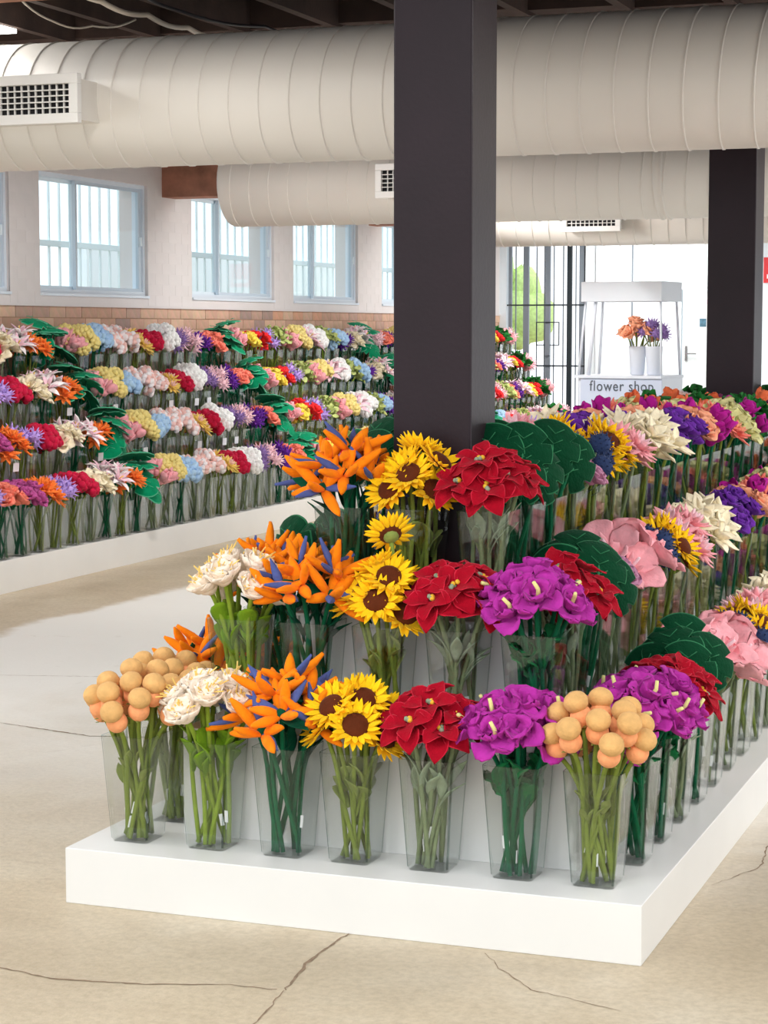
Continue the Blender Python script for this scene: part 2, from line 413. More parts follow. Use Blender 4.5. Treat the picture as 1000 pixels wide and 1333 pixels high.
# --- far wall with the gate opening
g = Geo(); GX0, GX1 = -6.21, -5.2
g.box(XW-.25, YF, 0, GX0, YF+.2, ZT, 'far_wall_paint'); g.box(GX0, YF, 2.75, GX1, YF+.2, ZT, 'far_wall_paint')
g.box(GX1, YF, 0, -4.075, YF+.2, ZT, 'far_wall_paint'); g.box(-4.075, YF, 2.13, -3.1, YF+.2, ZT, 'far_wall_paint'); g.box(-3.1, YF, 0, XR, YF+.2, ZT, 'far_wall_paint')
fw = struct(gobj('wall_far', g))
struct(boxo('trim_1', (-5.06, YF-.03, 0), (-5.02, YF, ZT), 'far_wall_paint'))
struct(boxo('trim_2', (-4.62, YF-.012, 0), (-4.60, YF, ZT), 'gate_grey'))
dr = struct(new('door_1', loc=(-4.03, YF+.03, 0)))
g = Geo(); g.box(-.045, -.05, 0, .03, .04, 2.13, 'far_wall_paint'); g.box(.9, -.05, 0, .97, .04, 2.13, 'far_wall_paint'); g.box(.03, -.05, 2.08, .9, .04, 2.13, 'far_wall_paint')
gobj('door_frame', g, dr); lf = boxo('door_leaf', (.045, -.02, 0), (.885, .02, 2.065), 'door_paint', dr)
hd = Geo(); hd.box(.075, -.035, 1.22, .105, -.02, 1.4, 'chrome'); hd.box(.085, -.075, 1.3, .22, -.06, 1.315, 'chrome'); hd.box(.085, -.06, 1.3, .1, -.035, 1.315, 'chrome')
gobj('door_handle', hd, lf)
p = gobj('door_notice', Geo().box(0, 0, 0, .20, .004, .36, 'paper').box(0, -.003, .3, .20, 0, .36, 'paper_pink').box(.02, -.003, .03, .10, 0, .13, 'photo_print').box(.11, -.003, .03, .18, 0, .13, 'photo_print'), loc=(-3.80, YF+.003, 1.6))
tag(p, 'paper notice with small photos taped to the white door', 'notice')
p = gobj('wall_sign', Geo().box(0, 0, 0, .28, .01, .3, 'red_sign').box(.04, -.003, .05, .24, 0, .1, 'paper'), loc=(-3.02, YF-.012, 2.15))
tag(p, 'small red sign plate on the white end wall', 'sign')

# iron security gate in the opening
gate = tag(new('security_gate', loc=(GX0, YF+.05, 0)), 'dark iron security gate of upright bars filling the bright doorway', 'gate')
for x in (.11, .38, .48, .60, .72, .88): boxo('gate_bar', (x-.007, -.007, .05), (x+.007, .007, 2.72), 'gate_grey', gate)
for x, w, mm in ((.04, .02, 'gate_grey'), (.245, .035, 'gate_grey'), (.525, .03, 'gate_grey'), (.80, .03, 'gate_dark'), (.97, .045, 'gate_grey'), (1.0, .01, 'gate_dark')):
    boxo('gate_post', (x-w, -.02, 0), (x+w, .02, 2.74), mm, gate)
for z in (.12, 1.14, 1.89, 2.68): boxo('gate_rail', (0, -.026, z), (1.0, -.008, z+.018), 'gate_dark', gate)
g = Geo(); g.box(.38, -.03, 1.4, .68, -.02, 1.412, 'gate_dark'); g.box(.38, -.03, 1.68, .68, -.02, 1.692, 'gate_dark'); g.box(.38, -.03, 1.412, .392, -.02, 1.68, 'gate_dark'); g.box(.668, -.03, 1.412, .68, -.02, 1.68, 'gate_dark'); g.box(.5, -.05, 1.28, .56, -.02, 1.62, 'gate_grey')
gobj('lock_case', g, gate)

# outside
og = struct(boxo('ground_outside', (-16, 4, -.12), (XW-.25, 34, -.02), 'outside_ground'))
struct(boxo('exterior_wall', (-9.9, 9.6, 0), (-9.7, 13.5, 3.4), 'outside_wall')); struct(boxo('exterior_wall.001', (-10.6, 16.2, 0), (-10.4, 24, 2.6), 'outside_wall'))
fence = tag(new('yard_fence', loc=(-7.5, 7, 0)), 'pale bluish upright-bar fence seen outside through the windows', 'fence')
fb = to_mesh(Geo().box(-.008, -.010, .0, .008, .010, 3.3, 'fence_bar'), 'fence_bar', False)
for k in range(75): new('fence_bar', fb, fence, loc=(0, k*.18, 0))
for z in (.6, 2.3): boxo('fence_rail', (-.02, 0, z), (.02, 13, z+.05), 'fence_bar', fence)
tree = tag(new('street_tree', loc=(-7.6, 23.5, 0)), 'blurry lime green tree outside beyond the iron gate', 'tree')
gobj('trunk', tube([(0, 0, 0), (.05, 0, .7), (0, .05, 1.4)], lambda u: .09-.04*u, 'joist_wood', 8), tree, True)
g = Geo()
for k in range(14): g.join(ball(R_.uniform(.2, .4), 'outside_leaf', 6, 8, bumpy=.15, seed=k), TR(R_.uniform(-.5, .6), R_.uniform(-.4, .4), R_.uniform(1.5, 2.5)))
gobj('crown', g, tree, True)
p = gobj('street_banner', Geo().box(-7.58, 22.6, 1.3, -7.3, 22.63, 2.7, 'outside_blue').box(-7.6, 22.58, -.02, -7.56, 22.62, 2.8, 'gate_grey')); tag(p, 'bright blue banner standing outside beyond the gate', 'banner')

# --- ceiling, beams, joists
struct(boxo('ceiling', (XW-.25, -1.2, 3.32), (XR, YF+.2, 3.42), 'ceiling_boards'))
for i, y in enumerate((.75, 5.42, 9.97, 14.7)):
    o = boxo('beam' if i == 0 else 'beam.%03d' % i, (XW, y, 2.665), (XR, y+.25, 3.1), 'beam_wood'); struct(o)
x = XW+.1; k = 0
while x < XR:
    o = struct(boxo('joist' if k == 0 else 'joist.%03d' % k, (x, -1.1, 3.1), (x+.05, YF, 3.32), 'joist_wood'))
    if k < 14:
        for y in (4.6, 5.9): boxo('nogging', (x+.05, y+R_.uniform(-.1, .1), 3.12), (x+.48, y+.14, 3.3), 'joist_wood', o)
    x += .5; k += 1

# --- timber columns
for i, (x, y) in enumerate(((-.94, .75), (-.935, 5.42), (-.935, 10.0), (-.935, 14.7))):
    o = gobj('column' if i == 0 else 'column.%03d' % i, Geo().box(0, 0, 0, .243, .243, 2.66 if i else 3.1, 'column_paint'), bevel=.006, loc=(x, y, 0)); struct(o)

# --- spiral ducts
def duct(name, label, Y, Z, R, x0, x1, group='ceiling ducts', cap_left=False, ring=None):
    root = tag(new(name, loc=(x0, Y, Z)), label, 'duct', group)
    n_ = 48; L = x1-x0; g = Geo()
    rs = []
    xs = [0, .012, .03] if cap_left else [0]
    rad = [R-.03, R-.008, R] if cap_left else [R]
    xs += [L]; rad += [R]
    for xx, r in zip(xs, rad): rs.append([(xx, -r*math.sin(2*PI*j/n_), r*math.cos(2*PI*j/n_)) for j in range(n_)])
    gobj('duct_tube', rings(rs, True, 'duct_paint'), root, True)
    pitch = .148; turns = L/pitch; N = int(turns*36); pts = []
    for k in range(N+1):
        a = 2*PI*k/36; pts.append((pitch*k/36, R*math.sin(a), R*math.cos(a)))
    vs = []; fs = []
    for k, p in enumerate(pts):
        a = 2*PI*k/36; s, c = math.sin(a), math.cos(a)
        for dx, dr in ((-.006, -.002), (-.003, .0045), (.003, .0045), (.006, -.002)): vs.append((min(max(p[0]+dx, 0), L), (R+dr)*s, (R+dr)*c))
        if k:
            for q in range(3): fs.append(((k-1)*4+q, (k-1)*4+q+1, k*4+q+1, k*4+q))
    gobj('seam', Geo().add(vs, fs, 'duct_paint'), root, True)
    if ring:
        for rx in ring:
            rs = [[(rx+dx, -r*math.sin(2*PI*j/n_), r*math.cos(2*PI*j/n_)) for j in range(n_)] for dx, r in ((-.035, R), (-.03, R+.009), (-.02, R+.009), (-.015, R+.002), (.015, R+.002), (.02, R+.009), (.03, R+.009), (.035, R))]
            gobj('coupling_ring', rings(rs, False, 'duct_paint'), root, True)
    return root
duct('air_duct', 'large beige spiral duct passing behind the near column', 3.8, 2.667, .3, -6.25, XR)
duct('air_duct', 'beige spiral duct whose closed end hangs beside the timber beam', 8.5, 2.635, .3, -5.0, XR, cap_left=True, ring=[3.17])
duct('air_duct', 'farthest pale spiral duct crossing in front of the iron gate', 12.2, 2.62, .3, -4.3, XR)
def vent(x0, x1, yf, z0, z1, depth, label):
    root = tag(new('air_vent', loc=(x0, yf, z0)), label, 'vent', 'duct air vents'); w, h = x1-x0, z1-z0
    fr = .045; g = Geo()
    g.box(.02, 0.02, .02, w-.02, depth, h-.02, 'duct_paint'); gobj('boot', g, root)
    g = Geo(); g.box(0, -.02, 0, w, .02, fr, 'vent_paint'); g.box(0, -.02, h-fr, w, .02, h, 'vent_paint'); g.box(0, -.02, fr, fr, .02, h-fr, 'vent_paint'); g.box(w-fr, -.02, fr, w, .02, h-fr, 'vent_paint')
    gobj('frame', g, root, bevel=.003)
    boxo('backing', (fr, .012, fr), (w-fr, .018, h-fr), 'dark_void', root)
    nz = max(4, int((h-2*fr)/.024))
    for k in range(1, nz): z = fr+(h-2*fr)*k/nz; boxo('slat', (fr, -.012, z-.0025), (w-fr, .0, z+.0025), 'vent_paint', root)
    nx = int((w-2*fr)/.036)
    for k in range(1, nx): x = fr+(w-2*fr)*k/nx; boxo('slat', (x-.003, .0, fr), (x+.003, .011, h-fr), 'vent_paint', root)
vent(-4.05, -3.378, 3.3, 2.529, 2.751, .34, 'white grille vent boxed out from the large near duct')
vent(-3.71, -3.12, 8.0, 2.48, 2.71, .35, 'white grille vent half hidden behind the near column')
vent(-3.45, -2.94, 11.8, 2.42, 2.64, .3, 'white grille vent on the farthest duct above the kiosk')

# --- cables, the seen lamp and the added fill lamps
def cable(pts, r, mat, label):
    P = []
    for a, b_ in zip(pts[:-1], pts[1:]):
        for i in range(6): P.append(Vector(a).lerp(Vector(b_), i/6)+Vector((0, 0, -.02*math.sin(PI*i/6))))
    P.append(Vector(pts[-1])); tag(gobj('cable', tube(P, r, mat, 6), smooth=True), label, 'cable', 'cables under the joists')
cable([(-3.22, 2.9, 3.09), (-3.26, 3.3, 3.06), (-3.27, 3.77, 3.07), (-3.24, 4.14, 3.06), (-3.2, 4.46, 3.06), (-3.05, 5.2, 3.09)], .013, 'cable_white', 'thick pale cable slung under the dark joists above the duct')
cable([(-3.0, 3.0, 3.09), (-3.02, 3.6, 3.05), (-2.9, 4.3, 3.07), (-2.85, 5.0, 3.09)], .008, 'cable_black', 'black cable clipped under the joists beside the pale one')
cable([(-3.6, 3.1, 3.1), (-3.62, 3.5, 3.02), (-3.55, 3.75, 3.03), (-3.45, 4.0, 3.09)], .005, 'cable_white', 'thin pale cable drooping between two joists')
for i, (x, y, z, wts) in enumerate(LAMPS_AND_FILL):
    root = tag(new('batten_or_fill_lamp', loc=(x, y, z)), 'white linear lamp '+LAMP_AT[i], 'lamp', 'linear lamps under the joists')
    boxo('body', (-.07, -.6, .02), (.07, .6, .06), 'lamp_body', root, .004); boxo('diffuser', (-.06, -.59, .0), (.06, .59, .02), 'lamp_diffuser', root)
    if z < 3.1:
        for yy in (-.4, .4): boxo('hanger', (-.004, yy, .06), (.004, yy+.008, 3.32-z), 'cable_white', root)
    L = bpy.data.lights.new('lamp_light', 'AREA'); L.shape = 'RECTANGLE'; L.size = .11; L.size_y = 1.16; L.energy = wts*(.5 if y < 3 else .95 if y < 10 else 1.35); L.color = (1, .98, .955)
    lo = new('lamp_light', L, root, loc=(0, 0, -.006))

# --- kiosk
ks = tag(new('flower_kiosk', M=TR(-3.09, 12.85, 0) @ RZ(-.14) @ Matrix.Diagonal((.86, .86, 1.025, 1))), 'white cart with awning and lettered front board near the end wall', 'kiosk')
g = Geo(); g.box(-.46, -.3, 0, .46, .3, 1.14, 'kiosk_white'); gobj('counter', g, ks, bevel=.004)
boxo('counter_top', (-.5, -.33, 1.14), (.46, .33, 1.165), 'kiosk_white', ks)
sb = boxo('sign_board', (-.43, -.315, .75), (.46, -.301, 1.13), 'kiosk_sign', ks)
fc = bpy.data.curves.new('lettering', 'FONT'); fc.body = 'flower shop'; fc.size = .13; fc.extrude = .002; fc.space_character = 1.12
fo = bpy.data.objects.new('lettering', fc); COL.objects.link(fo)
dg = bpy.context.evaluated_depsgraph_get(); me = bpy.data.meshes.new_from_object(fo.evaluated_get(dg)); bpy.data.objects.remove(fo)
me.materials.clear(); me.materials.append(MATS['sign_letter'])
new('lettering', me, sb, M=TR(-.33, -.318, 1.03) @ RX(PI/2))
for x0, x1, y in ((-.47, -.40, -.28), (.44, .40, -.28), (-.47, -.40, .28), (.44, .40, .28)):
    gobj('awning_post', tube([(x0, y, 1.16), (x1, y*.8, 1.95)], .014, 'kiosk_white', 6), ks, True)
gobj('panel_post', tube([(-.36, -.27, 1.16), (-.30, -.24, 1.8)], .018, 'kiosk_white', 6), ks, True)
g = Geo(); g.box(-.44, -.30, 1.80, .44, -.27, 1.97, 'canopy_cloth'); g.box(-.44, .27, 1.80, .44, .30, 1.97, 'canopy_cloth'); g.box(-.44, -.27, 1.80, -.41, .27, 1.97, 'canopy_cloth'); g.box(.41, -.27, 1.80, .44, .27, 1.97, 'canopy_cloth'); g.box(-.41, -.27, 1.95, .41, .27, 1.97, 'canopy_cloth')
gobj('awning', g, ks, bevel=.004)

# ================================================================== display stands
def slab(name, a, b, parent, riser='laminate_body'):
    return boxo(name, a, b, riser, parent, .002)
PL_H = .157; T1, T2, T3 = PL_H, .467, .777; YE = 6.42
st = tag(new('tiered_plinth', loc=(0, 0, 0)), 'white three-step display plinth built around the dark timber columns', 'plinth')
slab('base', (-1.642, 0, 0), (0, YE, T1), st)
slab('step', (-1.40, .258, T1), (-.238, YE-.258, T2), st, 'laminate')
slab('step', (-1.158, .503, T2), (-.502, YE-.503, T3), st, 'laminate')
HL = .2; LS = .305; XL = -5.262
st2 = tag(new('wall_plinth', loc=(0, 0, 0)), 'long white four-step display plinth along the window wall', 'plinth')
YL0, YL1 = 4.9, 18.95
slab('base', (XW+.06, YL0, 0), (XL, YL1, HL), st2)
for k in range(1, 4): slab('step', (XW+.06, YL0, HL+LS*(k-1)), (XL-.235*k+.045, YL1, HL+LS*k), st2, 'laminate')

# ================================================================== vase
VH = .305
def rsq(h, r, z, seg=3):
    P = []
    for q, (sx_, sy_) in enumerate(((1, 1), (-1, 1), (-1, -1), (1, -1))):
        for i in range(seg+1):
            a = PI/2*q+PI/2*i/seg; P.append((sx_*(h-r)+r*math.cos(a), sy_*(h-r)+r*math.sin(a), z))
    return P
def vase_mesh():
    t = .0035; zs = [0, .01, .1, .2, VH]; g = Geo(); hw = lambda z: .0585+.0195*z/VH
    out = [rsq(hw(z)-(.004 if z == 0 else 0), .013, z) for z in zs]; inn = [rsq(hw(z)-t, .010, z) for z in [.006, .1, .2, VH]]
    corner = lambda i, j: 'acrylic_edge' if (j % 4 == 1) and i else 'clear_acrylic'
    g.join(rings(out, False, mats=corner))
    gi = rings(inn, False, mats=lambda i, j: 'clear_acrylic'); gi.f = [f[::-1] for f in gi.f]; g.join(gi)
    m_ = 16; vs = out[-1]+inn[-1]; g.add(vs, [(j, (j+1) % m_, m_+(j+1) % m_, m_+j) for j in range(m_)], 'acrylic_edge')
    g.add(out[0], [tuple(range(m_))[::-1]], 'clear_acrylic'); g.add(inn[0], [tuple(range(m_))], 'clear_acrylic')
    return to_mesh(g, 'flower_vase', smooth=False)
VM = vase_mesh()

# ================================================================== flower heads
# each returns list of pieces (name, Geo, Matrix, [subpieces]) with +Z the way the bloom faces
CACHE = {}
def cached(key, fn):
    if key not in CACHE: CACHE[key] = fn()
    return CACHE[key]
def ringp(key, n, r, z, geo, rr, jit=.1, a0=0, tilt=0.):
    out = []
    for i in range(n):
        a = a0+2*PI*i/n+rr.uniform(-jit, jit)
        out.append(('petal', geo, RZ(a) @ TR(r, 0, z) @ RY(-tilt-rr.uniform(-jit, jit)*.8) @ RX(rr.uniform(-jit, jit)*1.5)))
    return out
def layered(v, center, layers, lo):
    """layers: (n, L, W, prof, mat, T, elev, curl, cup, ruff, r, z)"""
    rr = random.Random(v*17+3); subs = []
    for k, (n_, L, Wd, prof, mat, T, el, cu, cup, ruff, r, z) in enumerate(layers):
        geos = [cached(('bl', L, Wd, prof, mat, T, el, cu, cup, ruff, lo, q), lambda: blade(L, Wd, prof, mat.split('|')[0], T, el, cu, cup, nu=4 if lo else 7, m=6 if lo else 12, ruff=ruff, seed=q, edge=None if lo or '|' not in mat else mat.split('|')[1])) for q in range(2)]
        for i, s in enumerate(ringp(None, n_, r, z, geos[0], rr, .12, a0=k*PI/max(n_, 1)+v)):
            subs.append((s[0], geos[i % 2], s[2]))
    return [('flower_centre', center, Matrix.Identity(4), subs)]
def h_sunflower(v, lo):
    c = Geo(); c.join(ball(.031, 'sun_brown', 6, 14, sq=.42), TR(0, 0, .004)); c.join(ball(.02, 'leaf_olive', 5, 10, sq=.5), TR(0, 0, -.008))
    n1 = 13 if lo else 18
    return layered(v, c, [(n1, .043, .0155, 'point', 'sun_yellow', .004, .05, .35, .25, 0, .023, 0), (n1, .040, .0145, 'point', 'sun_yellow', .004, .38, .45, .3, 0, .025, .003)], lo)
def h_poinsettia(v, lo):
    c = Geo(); rr = random.Random(v)
    for i in range(4): c.join(ball(.006, 'yolk' if i % 2 else 'leaf_sage', 4, 6), TR(rr.uniform(-.008, .008), rr.uniform(-.008, .008), .01))
    c.join(ball(.012, 'leaf_sage', 4, 8), TR(0, 0, -.006))
    return layered(v, c, [(6, .072, .052, 'point', 'red|red_edge', .004, -.05, -.45, .25, .003, .006, 0), (5, .058, .045, 'point', 'red|red_edge', .004, .5, -.5, .3, .003, .005, .004)], lo)
def h_anthurium(v, lo):
    rr = random.Random(v); c = Geo()
    if v != 1: c.join(tube([(0, 0, 0), (.006, 0, .02), (.004, .004, .035), (-.008, .006, .05)], lambda u: .006-.002*u, 'spadix', 8))
    c.join(ball(.014, 'magenta_purple', 5, 8))
    return layered(v, c, [(4, .062, .062, 'round', 'magenta_purple', .011, .15, .35, .40, .008, .006, 0), (3, .045, .05, 'round', 'magenta_purple', .010, .8, .35, .5, .008, .006, .004)], lo)
def h_bird(v, lo):
    rr = random.Random(v*5+1); subs = []; q = dict(nu=4 if lo else 8, m=6 if lo else 10)
    og_ = [cached(('carrot', k, lo), lambda: blade((.082, .10, .07)[k], .027, 'carrot', 'orange', .020, 0, (.3, .12, -.25)[k], 0, **q)) for k in range(3)]
    bl = cached(('bluep', lo), lambda: blade(.088, .024, 'spear', 'blue_petal', .014, 0, .15, 0, **q))
    sh = cached(('sheath', lo), lambda: blade(.085, .036, 'spear', 'dark_green', .008, 0, .2, .5, **q))
    for i in range(6):
        a = i*2*PI/6*1.0+rr.uniform(-.3, .3); e = (.1, .75, .35, .95, .2, .6)[i]+rr.uniform(-.15, .15)
        subs.append(('petal', og_[i % 3], RZ(a) @ TR(.004, 0, 0) @ RY(-e)))
    for i in range(2): subs.append(('inner_petal', bl, RZ(rr.uniform(0, 6.28)) @ TR(.004, 0, .004) @ RY(-rr.uniform(.1, .8))))
    subs.append(('sheath', sh, RZ(rr.uniform(0, 6.28)) @ TR(0, 0, -.008) @ RY(-.1)))
    return [('flower_centre', cached(('bc',), lambda: ball(.015, 'dark_green', 6, 10)), Matrix.Identity(4), subs)]
def h_peony(v, lo):
    rr = random.Random(v); c = Geo(); c.join(ball(.026, 'cream', 6, 10, bumpy=.08, seed=v), TR(0, 0, .012))
    for i in range(10 if lo else 18):
        a = rr.uniform(0, 6.28); e = rr.uniform(.05, .9); d = Vector((math.cos(a)*e, math.sin(a)*e, 1)).normalized(); L = rr.uniform(.035, .062)
        c.join(tube([d*.01, d*L*.6+Vector((0, 0, .004)), d*L+Vector((rr.uniform(-.012, .012), rr.uniform(-.012, .012), 0))], .0018, 'stamen', 4))
    return layered(v, c, [(7, .05, .05, 'round', 'cream', .008, .25, .9, .4, .004, .006, 0), (6, .042, .042, 'round', 'cream', .008, .8, .7, .4, .004, .006, .004)], lo)
def h_pompom(v, lo):
    a = cached(('pt', lo), lambda: ball(.029, 'tan', 6 if lo else 12, 8 if lo else 18, sq=.88, bumpy=.018)); b_ = cached(('pb', lo), lambda: ball(.0265, 'peach_ball', 6 if lo else 12, 8 if lo else 18, bumpy=.018))
    cl = Geo()
    for k in range(5): cl.join(blade(.022, .012, 'leaf', 'leaf_olive', .003, -.2, .5, .2, nu=3, m=6), RZ(k*1.257) @ TR(.004, 0, -.006))
    return [('upper_pompom', a, TR(.0, 0, .05), []), ('lower_pompom', b_, TR(0, 0, .014), [('calyx', cl, TR(0, 0, -.014))])]
def monstera_geo(r, mat, edge, lo, notch=.42, dome=.25):
    n_ = 44 if lo else 72; rad = [0, .35, .7, .968, 1.0]; th = .0022; rs_t = []; rs_b = []
    for q in rad:
        t_, b2 = [], []
        for j in range(n_):
            a = 2*PI*j/n_; base = r*(1+.08*math.cos(a))*(1-.42*math.exp(-((math.atan2(math.sin(a-PI), math.cos(a-PI)))/.28)**2))
            k = abs(math.sin(a*3.5+.3)); cut = (1-notch*max(0, 1-k/.36)) if abs(math.cos(a/2)) > .1 and abs(math.sin(a)) > .25 else 1
            rr_ = base*q*(cut if q > .6 else 1); x, y = rr_*math.cos(a), rr_*math.sin(a)
            z = -dome*(rr_**2)/r+.05*abs(y)-.02*r*abs(math.sin(a*7))*q
            t_.append((x+r*.55, y, z+th*(1 if q < 1 else .3))); b2.append((x+r*.55, y, z-th*(1 if q < 1 else .3)))
        rs_t.append(t_); rs_b.append(b2)
    rs_t[0] = [(p[0], p[1], rs_t[0][0][2]) for p in rs_t[0]]
    g = rings(rs_t+rs_b[::-1][:], False, mats=lambda i, j: edge if i in (3, 4, 5) else mat)
    g.join(tube([(r*.02, 0, .003), (r*.5, 0, .004-dome*r*.02), (r*1.35, 0, -.006-dome*r*.5)], lambda u: .004-.0025*u, edge, 5))
    for s in (-1, 1):
        for k in range(3): x = r*(.35+.35*k); g.join(tube([(x, 0, .004), (x+r*.2, s*r*.28, .0045+.05*r*.28-dome*r*.10)], .0014, edge, 4))
    return g
def h_monstera(v, lo, mat='monstera', edge='monstera_edge', r=.085):
    return [('leaf_blade', cached(('mon', mat, lo, r), lambda: monstera_geo(r, mat, edge, lo)), RY(-.35+.25*(v % 3)) @ TR(-r*.25, 0, 0), [])]
def h_pinkleaf(v, lo):
    c = cached(('pks',), lambda: tube([(0, 0, 0), (0, .004, .03), (.01, .004, .06)], lambda u: .007-.003*u, 'pink_pale', 8))
    return layered(v, c, [(4, .10, .10, 'round', 'pink', .007, .25, .35, .25, .008, .004, 0), (3, .06, .025, 'spear', 'pink', .012, 1.1, .2, .2, 0, .004, .004)], lo)
def mk_rose(col, s=1., inner=None):
    def f(v, lo):
        c = cached(('rc', inner or col, s), lambda: ball(.018*s, inner or col, 5, 8, bumpy=.1))
        return layered(v, c, [(5, .050*s, .052*s, 'round', col, .010, .35, .55, .5, .006, .004, 0), (4, .042*s, .046*s, 'round', col, .010, .85, .5, .55, .006, .004, .004), (3, .034*s, .036*s, 'round', inner or col, .009, 1.15, .5, .6, .005, .003, .008)], lo)
    return f
def mk_dahlia(col, s=1., inner=None, n_=9):
    def f(v, lo):
        c = cached(('dc', inner or col, s), lambda: ball(.012*s, inner or col, 4, 8))
        return layered(v, c, [(n_, .052*s, .021*s, 'point', col, .006, .0, .3, .4, .002, .004, 0), (n_-1, .045*s, .019*s, 'point', col, .006, .45, .4, .4, .002, .004, .004), (n_-3, .034*s, .016*s, 'point', inner or col, .006, .95, .4, .4, .002, .003, .006)], lo)
    return f
def mk_lily(col, inner, s=1.):
    def f(v, lo):
        c = cached(('lc', inner), lambda: tube([(0, 0, 0), (.002, 0, .03), (.006, 0, .045)], .003, 'stamen', 5))
        return layered(v, c, [(6, .085*s, .03*s, 'point', col, .005, .85, -1.0, .4, 0, .004, 0), (5, .07*s, .02*s, 'spear', inner, .005, 1.1, -.7, .3, 0, .003, .002)], lo)
    return f
def mk_magnolia(col, s=1.):
    def f(v, lo):
        c = cached(('mc',), lambda: ball(.012, 'green_cream', 4, 8))
        return layered(v, c, [(6, .078*s, .046*s, 'point', col, .006, .3, .1, .4, .002, .005, 0), (4, .06*s, .04*s, 'point', col, .006, .85, .1, .5, .002, .004, .004)], lo)
    return f
def mk_cluster(cols, s=1., n_=22, r=.0115, R=.036, sq=1., name='floret'):
    def f(v, lo):
        def build():
            g = Geo(); rr = random.Random(v+5)
            for i in range(n_):
                z = 1-1.45*(i+.5)/n_; a = i*2.39996+v; q = math.sqrt(max(0, 1-z*z)); d = (q*math.cos(a)*R, q*math.sin(a)*R, z*R*.8*sq+.012)
                g.join(ball(r*s*rr.uniform(.85, 1.2), cols[i % len(cols)], 4, 6 if lo else 8, bumpy=.12, seed=i), TR(d[0]*s, d[1]*s, d[2]*s))
            g.join(ball(R*.8*s, cols[0], 5, 8), TR(0, 0, .008)); return g
        return [('bloom', cached(('cl', tuple(cols), s, n_, v % 2, lo), build), Matrix.Identity(4), [])]
    return f
def mk_spiky(col, s=1., n_=34, W=.009, L=.026, core=None, R=.022):
    def f(v, lo):
        def build():
            g = Geo(); g.join(ball(R*s, core or col, 6, 10)); k = int(n_*(.7 if lo else 1)); b_ = blade(L*s, W*s, 'point', col, .005, 0, .1, .2, nu=3, m=5)
            for i in range(k):
                z = 1-1.6*(i+.5)/k; a = i*2.39996+v; q = math.sqrt(max(0, 1-z*z))
                g.join(b_, RZ(a) @ RY(-math.asin(z)) @ TR(R*.7*s, 0, 0))
            return g
        return [('bloom', cached(('sp', col, s, n_, v % 2, lo), build), Matrix.Identity(4), [])]
    return f
def h_thistle(v, lo):
    def build():
        g = Geo(); g.join(ball(.03, 'navy', 7, 12, bumpy=.06), TR(0, 0, .012)); b_ = blade(.012, .006, 'point', 'navy', .004, 0, 0, 0, nu=2, m=4); rr = random.Random(v)
        for i in range(46):
            z = 1-1.5*(i+.5)/46; a = i*2.39996; q = math.sqrt(1-z*z); g.join(b_, TR(0, 0, .012) @ RZ(a) @ RY(-math.asin(z)) @ TR(.027, 0, 0))
        for i in range(16):
            a = i*PI/8; L = rr.uniform(.04, .065); d = Vector((math.cos(a), math.sin(a), 0))
            g.join(tube([d*.008+Vector((0, 0, -.01)), d*L*.5+Vector((0, 0, -.008)), d*L*.8+Vector((0, 0, -.035)), d*L*.7+Vector((0, 0, -.06))], .002, 'gray_green', 4))
        return g
    return [('bloom', cached(('th', v % 2), build), Matrix.Identity(4), [])]
def mk_tulip(col, s=1.):
    def f(v, lo):
        c = cached(('tc', col), lambda: ball(.016*s, col, 5, 8, sq=1.3))
        return layered(v, c, [(4, .058*s, .046*s, 'round', col, .010, .95, .55, .5, .004, .010, 0), (3, .05*s, .04*s, 'point', col, .010, 1.2, .4, .5, .003, .006, .004)], lo)
    return f
def mk_anem(col, eye, s=1.):
    def f(v, lo):
        c = cached(('ac', eye), lambda: ball(.014*s, eye, 5, 8, sq=.6))
        return layered(v, c, [(6, .055*s, .05*s, 'round', col, .006, .2, .35, .35, .006, .008, 0), (5, .04*s, .04*s, 'round', col, .006, .7, .4, .4, .005, .007, .003)], lo)
    return f
def mk_kale(mat, edge, s=1.):
    def f(v, lo):
        c = cached(('kc', mat), lambda: ball(.012, mat, 4, 6))
        return layered(v, c, [(4, .085*s, .06*s, 'round', mat, .005, .35, .1, .2, .010, .004, 0), (3, .065*s, .045*s, 'round', mat, .005, .9, .1, .3, .010, .004, .004)], lo)
    return f

# kind: (object name, singular label, plural label, category, stem material, head builder, count, nod, spread, base height, leaf spec)
K = {}
def kind(k, name, sing, plur, stem, head, n=8, R=.085, zc=.355, dome=.085, leaf=None, cat='flower', face=.75, hs=1.28):
    R += .018; zc -= .012; dome += .01
    K[k] = dict(name=name, sing=sing, plur=plur, stem=stem, head=head, n=n, R=R, zc=zc, dome=dome, leaf=leaf, cat=cat, face=face, hs=hs)
kind('ball', 'pompom_flower', 'honey and peach pompom flower', 'honey and peach pompom flowers', 'stem_olive', h_pompom, 17, .090, .345, .085, ('leaf_olive', .045, .026, .19), face=.45, hs=1.14)
kind('peony', 'peony', 'cream peony with yellow stamens', 'cream peonies', 'stem_lime', h_peony, 11, .085, .375, .075, ('leaf_lime', .06, .055, .255), face=.6, hs=1.25)
kind('bird', 'bird_of_paradise', 'orange and blue bird-of-paradise bloom', 'orange bird-of-paradise blooms', 'stem_green', h_bird, 11, .092, .36, .105, ('dark_green', .075, .034, .27), hs=1.25)
kind('sun', 'sunflower', 'yellow sunflower', 'yellow sunflowers', 'stem_olive', h_sunflower, 10, .080, .36, .10, ('leaf_olive', .05, .05, .19), face=.95, hs=1.22)
kind('red', 'poinsettia', 'red poinsettia', 'red poinsettias', 'stem_sage', h_poinsettia, 11, .088, .375, .075, ('leaf_sage', .07, .034, .22), face=.6, hs=1.28)
